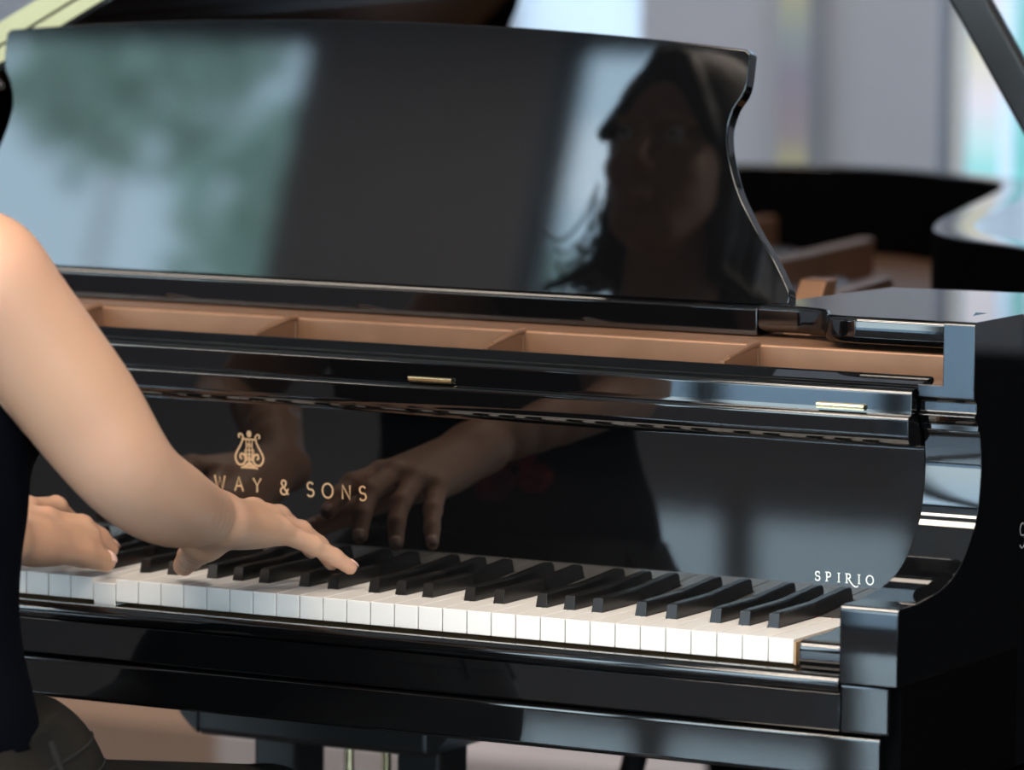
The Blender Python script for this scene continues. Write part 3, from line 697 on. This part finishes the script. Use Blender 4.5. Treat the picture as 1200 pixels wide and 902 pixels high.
# ------------------------------------------------------------------ ROOM
X0, X1, Y0, Y1, ZT = -6800, 3300, -5600, 3000, 2770
FZ = -ZO
def st(name, b, m, **k): return b.obj(name, m, None, kind='structure', **k)
st('floor', MB().box(X0-200, X1+200, Y0-200, Y1+200, FZ-60, FZ), 'floor')
st('ceiling', MB().box(X0-200, X1+200, Y0-200, Y1+200, ZT, ZT+60), 'ceil')
def wall_x(name, y0, y1, xs, openings, m):      # wall lying along x with openings (x0,x1,z0,z1)
    b = MB(); cur = xs[0]
    for (a, c, z0, z1) in sorted(openings):
        if a > cur: b.box(cur, a, y0, y1, FZ, ZT)
        if z0 > FZ: b.box(a, c, y0, y1, FZ, z0)
        if z1 < ZT: b.box(a, c, y0, y1, z1, ZT)
        cur = c
    b.box(cur, xs[1], y0, y1, FZ, ZT); return st(name, b, m)
front_open = [(-6560, -4440, 300, 2640), (-3765, -3470, FZ+60, 2640), (-3330, -2980, -325, 1700), (-2980, -2540, -325, 2600), (-2540, -1250, FZ+60, 2600), (-300, 1500, FZ+500, 2000)]
back_open = [(-1960, -1690, -100, 1500), (-1205, -560, -60, 1900)]
wall_x('wall_front', Y0-150, Y0, (X0-200, X1+200), front_open, 'darkwall')
wall_x('wall_back', Y1, Y1+150, (X0-200, X1+200), back_open, 'wall')
st('wall_left', MB().box(X0-150, X0, Y0, Y1, FZ, ZT), 'wall')
FILL_RW = (-4600, -1700, -500, 1900)  # window opening added out of view to light key fronts and arm
st('wall_right', MB().box(X1, X1+150, Y0, FILL_RW[0], FZ, ZT).box(X1, X1+150, FILL_RW[1], Y1, FZ, ZT).box(X1, X1+150, FILL_RW[0], FILL_RW[1], FZ, FILL_RW[2]).box(X1, X1+150, FILL_RW[0], FILL_RW[1], FILL_RW[3], ZT), 'black')
k = 0
for (ops, yy) in ((front_open, Y0-75), (back_open, Y1+75)):
    for (a, c, z0, z1) in ops:
        k += 1; e = empty('window_%d' % k, ((a+c)/2, yy, z0), '', '')
        del e['label']; del e['category']; e['kind'] = 'structure'
        b = MB(); w = 30 if yy < 0 else 18
        b.box(a, c, yy-30, yy+30, z0, z0+w); b.box(a, c, yy-30, yy+30, z1-w, z1); b.box(a, a+w, yy-30, yy+30, z0, z1); b.box(c-w, c, yy-30, yy+30, z0, z1)
        nm = int((c-a)/1100)
        for q in range(1, nm+1):
            x = a+(c-a)*q/(nm+1)
            if yy < 0: b.box(x-22, x+22, yy-30, yy+30, z0, z1)
        b.obj('window_frame', 'frame' if yy < 0 else 'lampcase', e)
        MB().box(a+w, c-w, yy-4, yy+4, z0+w, z1-w).obj('window_pane', 'glass' if yy < 0 else 'frosted', e)
k += 1; e = empty('window_%d' % k, (X1+75, (FILL_RW[0]+FILL_RW[1])/2, FILL_RW[2]), '', ''); del e['label']; del e['category']; e['kind'] = 'structure'  # frame and glass of the added right-hand fill opening
b = MB()
for y in (FILL_RW[0], (FILL_RW[0]+FILL_RW[1])/2-20, FILL_RW[1]-40): b.box(X1+45, X1+105, y, y+40, FILL_RW[2], FILL_RW[3])
b.box(X1+45, X1+105, FILL_RW[0], FILL_RW[1], FILL_RW[2], FILL_RW[2]+40); b.box(X1+45, X1+105, FILL_RW[0], FILL_RW[1], FILL_RW[3]-40, FILL_RW[3]); b.obj('window_frame', 'frame', e)
MB().box(X1+71, X1+79, FILL_RW[0]+40, FILL_RW[1]-40, FILL_RW[2]+40, FILL_RW[3]-40).obj('window_pane', 'glass', e)
# wainscot of the back wall, then a black panel for shade at the right
st('trim_1', MB().box(X0, -2411, Y1-25, Y1-1, FZ, 60), 'tan')
st('trim_2', MB().box(-2411, -1269, Y1-25, Y1-1, FZ, 60), 'pink')
st('shade_panel', MB().box(-1269, X1, Y1-25, Y1-1, FZ, -62), 'black')  # dark panel standing in for floor shade beyond the case
# hanging iridescent light strips at the back
def light_strip(x, y, w, z0, z1, stops, s, label):
    m = strip_mat('strip_light', stops, s, (z0+ZO)*S, (z1+ZO)*S)
    e = empty('light_strip', (x, y, z0), label, 'light', 'vertical light strips at the back')
    b = MB().box(x-w/2, x+w/2, y-8, y+8, z0, z1); o = b.obj('light_tube', m, e, bevel=3)
    MB().box(x-w/2-3, x+w/2+3, y-11, y+11, z1, z1+30).obj('end_cap', 'lampcase', e, bevel=3)
    MB().tube([(x, y, z1+30), (x, y, ZT)], 2, 6).obj('hanging_wire', 'frame', e)
light_strip(-1036, 2910, 22, 170, 1400, [(0, (.2, .7, .72)), (.1, (.3, .75, .8)), (1, (.5, .7, .8))], .9, 'cyan vertical light strip at the right edge of the view')
light_strip(-1092, 2900, 46, 190, 1400, [(0, (.25, .75, .8)), (.04, (.55, .85, .9)), (.09, (.8, .8, .92)), (.16, (.75, .75, .6)), (.2, (.85, .85, .95)), (1, (.85, .85, .95))], 1.0, 'broad white vertical light strip with cyan foot seen behind the lid prop')
light_strip(-1400, 2920, 44, 200, 900, [(0, (.62, .62, .38)), (.06, (.46, .42, .46)), (.18, (.42, .4, .52)), (.26, (.45, .54, .58)), (.36, (.7, .7, .5)), (1, (.6, .6, .6))], .5, 'faint lavender and yellow vertical light strip beyond the music desk')
# outdoors
st('ground', MB().box(-12000, 8000, -16000, Y0-150, FZ-80, FZ-20), 'paving')
def tree(x, y, r, zc, label):
    random.seed(int(abs(x)+r)); b = MB()
    for k in range(620):
        while True:
            q = Vector([random.uniform(-1, 1) for _ in range(3)])
            if q.length < 1: break
        rr = random.uniform(.04, .085)*r; bm = bmesh.new(); bmesh.ops.create_icosphere(bm, subdivisions=1, radius=rr)
        c = Vector((x+q.x*r, y+q.y*r*.6, zc+q.z*r*.9))
        b.add([tuple(c+v.co*random.uniform(.8, 1.2)) for v in bm.verts], [tuple(v.index for v in f.verts) for f in bm.faces]); bm.free()
    e = empty('tree', (x, y, FZ-20), label, 'tree', 'trees outside the windows behind the pianist')
    b.obj('foliage', 'leaf', e, smooth=180); MB().tube([(x, y, FZ-20), (x+30, y, zc)], [r*.05, r*.02], 8).obj('trunk', 'wood', e, smooth=60)
tree(-8050, -12000, 900, 3900, 'tall leafy tree mirrored at the right of the bright window in the music desk')
tree(-9600, -12400, 700, 5000, 'rounder tree mirrored at the left end of the music desk')
tree(-9300, -14200, 800, 3300, 'pale green tree mirrored low in the middle of the bright desk reflection')
# ceiling panels added out of view for warm fill and highlights
def lamp(x, y, label, power):
    e = empty('added_fill_panel', (x, y, ZT), label, 'lamp', 'added fill lamps under the ceiling')
    MB().box(x-840, x+840, y-380, y+380, ZT-60, ZT-.5).obj('lamp_casing', 'lampcase', e, bevel=6)
    L = bpy.data.lights.new('fill_light', 'AREA'); L.shape = 'RECTANGLE'; L.size = 1.6; L.size_y = .7; L.energy = power; L.color = (1, .86, .72)
    o = bpy.data.objects.new('fill_light', L); col.objects.link(o); o.parent = e; o.matrix_parent_inverse = parent_world(e).inverted(); o.location = W((x, y, ZT-62))
lamp(-700, -1500, 'added warm ceiling fill panel behind the pianist', 80)
lamp(-1290, -3250, 'added warm ceiling highlight panel halfway between the pianist and the window wall', 130)  # placed to draw the bright line along the key slip bead
lamp(1600, -1500, 'added warm ceiling fill panel to the right of the keyboard', 90)
lamp(-3900, -4500, 'added warm ceiling wall-wash panel near the window wall', 60)  # added to brighten the front wall mirrored in the desk

# ------------------------------------------------------------------ world, portals, camera
wd = bpy.data.worlds.new('sky'); bpy.context.scene.world = wd; wd.use_nodes = True; nt = wd.node_tree
bg = nt.nodes['Background']; tc = nt.nodes.new('ShaderNodeTexCoord'); sp = nt.nodes.new('ShaderNodeSeparateXYZ'); cr = nt.nodes.new('ShaderNodeValToRGB')
el = cr.color_ramp.elements; el[0].position = .0; el[0].color = (.74, .88, .94, 1); el[1].position = .6; el[1].color = (.42, .68, .98, 1)
nt.links.new(tc.outputs['Generated'], sp.inputs[0]); nt.links.new(sp.outputs[2], cr.inputs[0]); nt.links.new(cr.outputs[0], bg.inputs[0]); bg.inputs[1].default_value = 8.5
for i, (ops, yy, d) in enumerate(((front_open, Y0-160, 1), (back_open, Y1+160, -1))):
    for (a, c, z0, z1) in ops:
        L = bpy.data.lights.new('daylight_portal', 'AREA'); L.shape = 'RECTANGLE'; L.size = (c-a)*S; L.size_y = (z1-z0)*S; L.cycles.is_portal = True
        o = bpy.data.objects.new('daylight_portal', L); col.objects.link(o); o.location = W(((a+c)/2, yy, (z0+z1)/2)); o.rotation_euler = (math.radians(90*d), 0, 0)
L = bpy.data.lights.new('daylight_portal', 'AREA'); L.shape = 'RECTANGLE'; L.size = (FILL_RW[3]-FILL_RW[2])*S; L.size_y = (FILL_RW[1]-FILL_RW[0])*S; L.cycles.is_portal = True
o = bpy.data.objects.new('daylight_portal', L); col.objects.link(o); o.location = W((X1+160, (FILL_RW[0]+FILL_RW[1])/2, (FILL_RW[2]+FILL_RW[3])/2)); o.rotation_euler = (0, math.radians(90), 0)
cam = bpy.data.cameras.new('camera'); co = bpy.data.objects.new('camera', cam); col.objects.link(co)
yaw, pit, rol = 0.49987429, 0.10196392, -0.00865828
f = Vector((-math.sin(yaw)*math.cos(pit), math.cos(yaw)*math.cos(pit), -math.sin(pit))); r = Vector((math.cos(yaw), math.sin(yaw), 0)); d = f.cross(r)
r2 = r*math.cos(rol)+d*math.sin(rol); d2 = d*math.cos(rol)-r*math.sin(rol)
R3 = Matrix((r2, -d2, -f)).transposed()
co.matrix_world = Matrix.Translation(W((1741.0889, -3670.9415, 621.2539))) @ R3.to_4x4()
cam.sensor_width = 36; cam.lens = 5900.88/1200*36; cam.clip_end = 100
cam.dof.use_dof = True; cam.dof.focus_distance = 4.25; cam.dof.aperture_fstop = 4.8
sc = bpy.context.scene; sc.camera = co
sc.view_settings.view_transform = 'Standard'; sc.view_settings.look = 'None'; sc.view_settings.exposure = 0; sc.view_settings.gamma = 1; sc.view_settings.use_curve_mapping = False
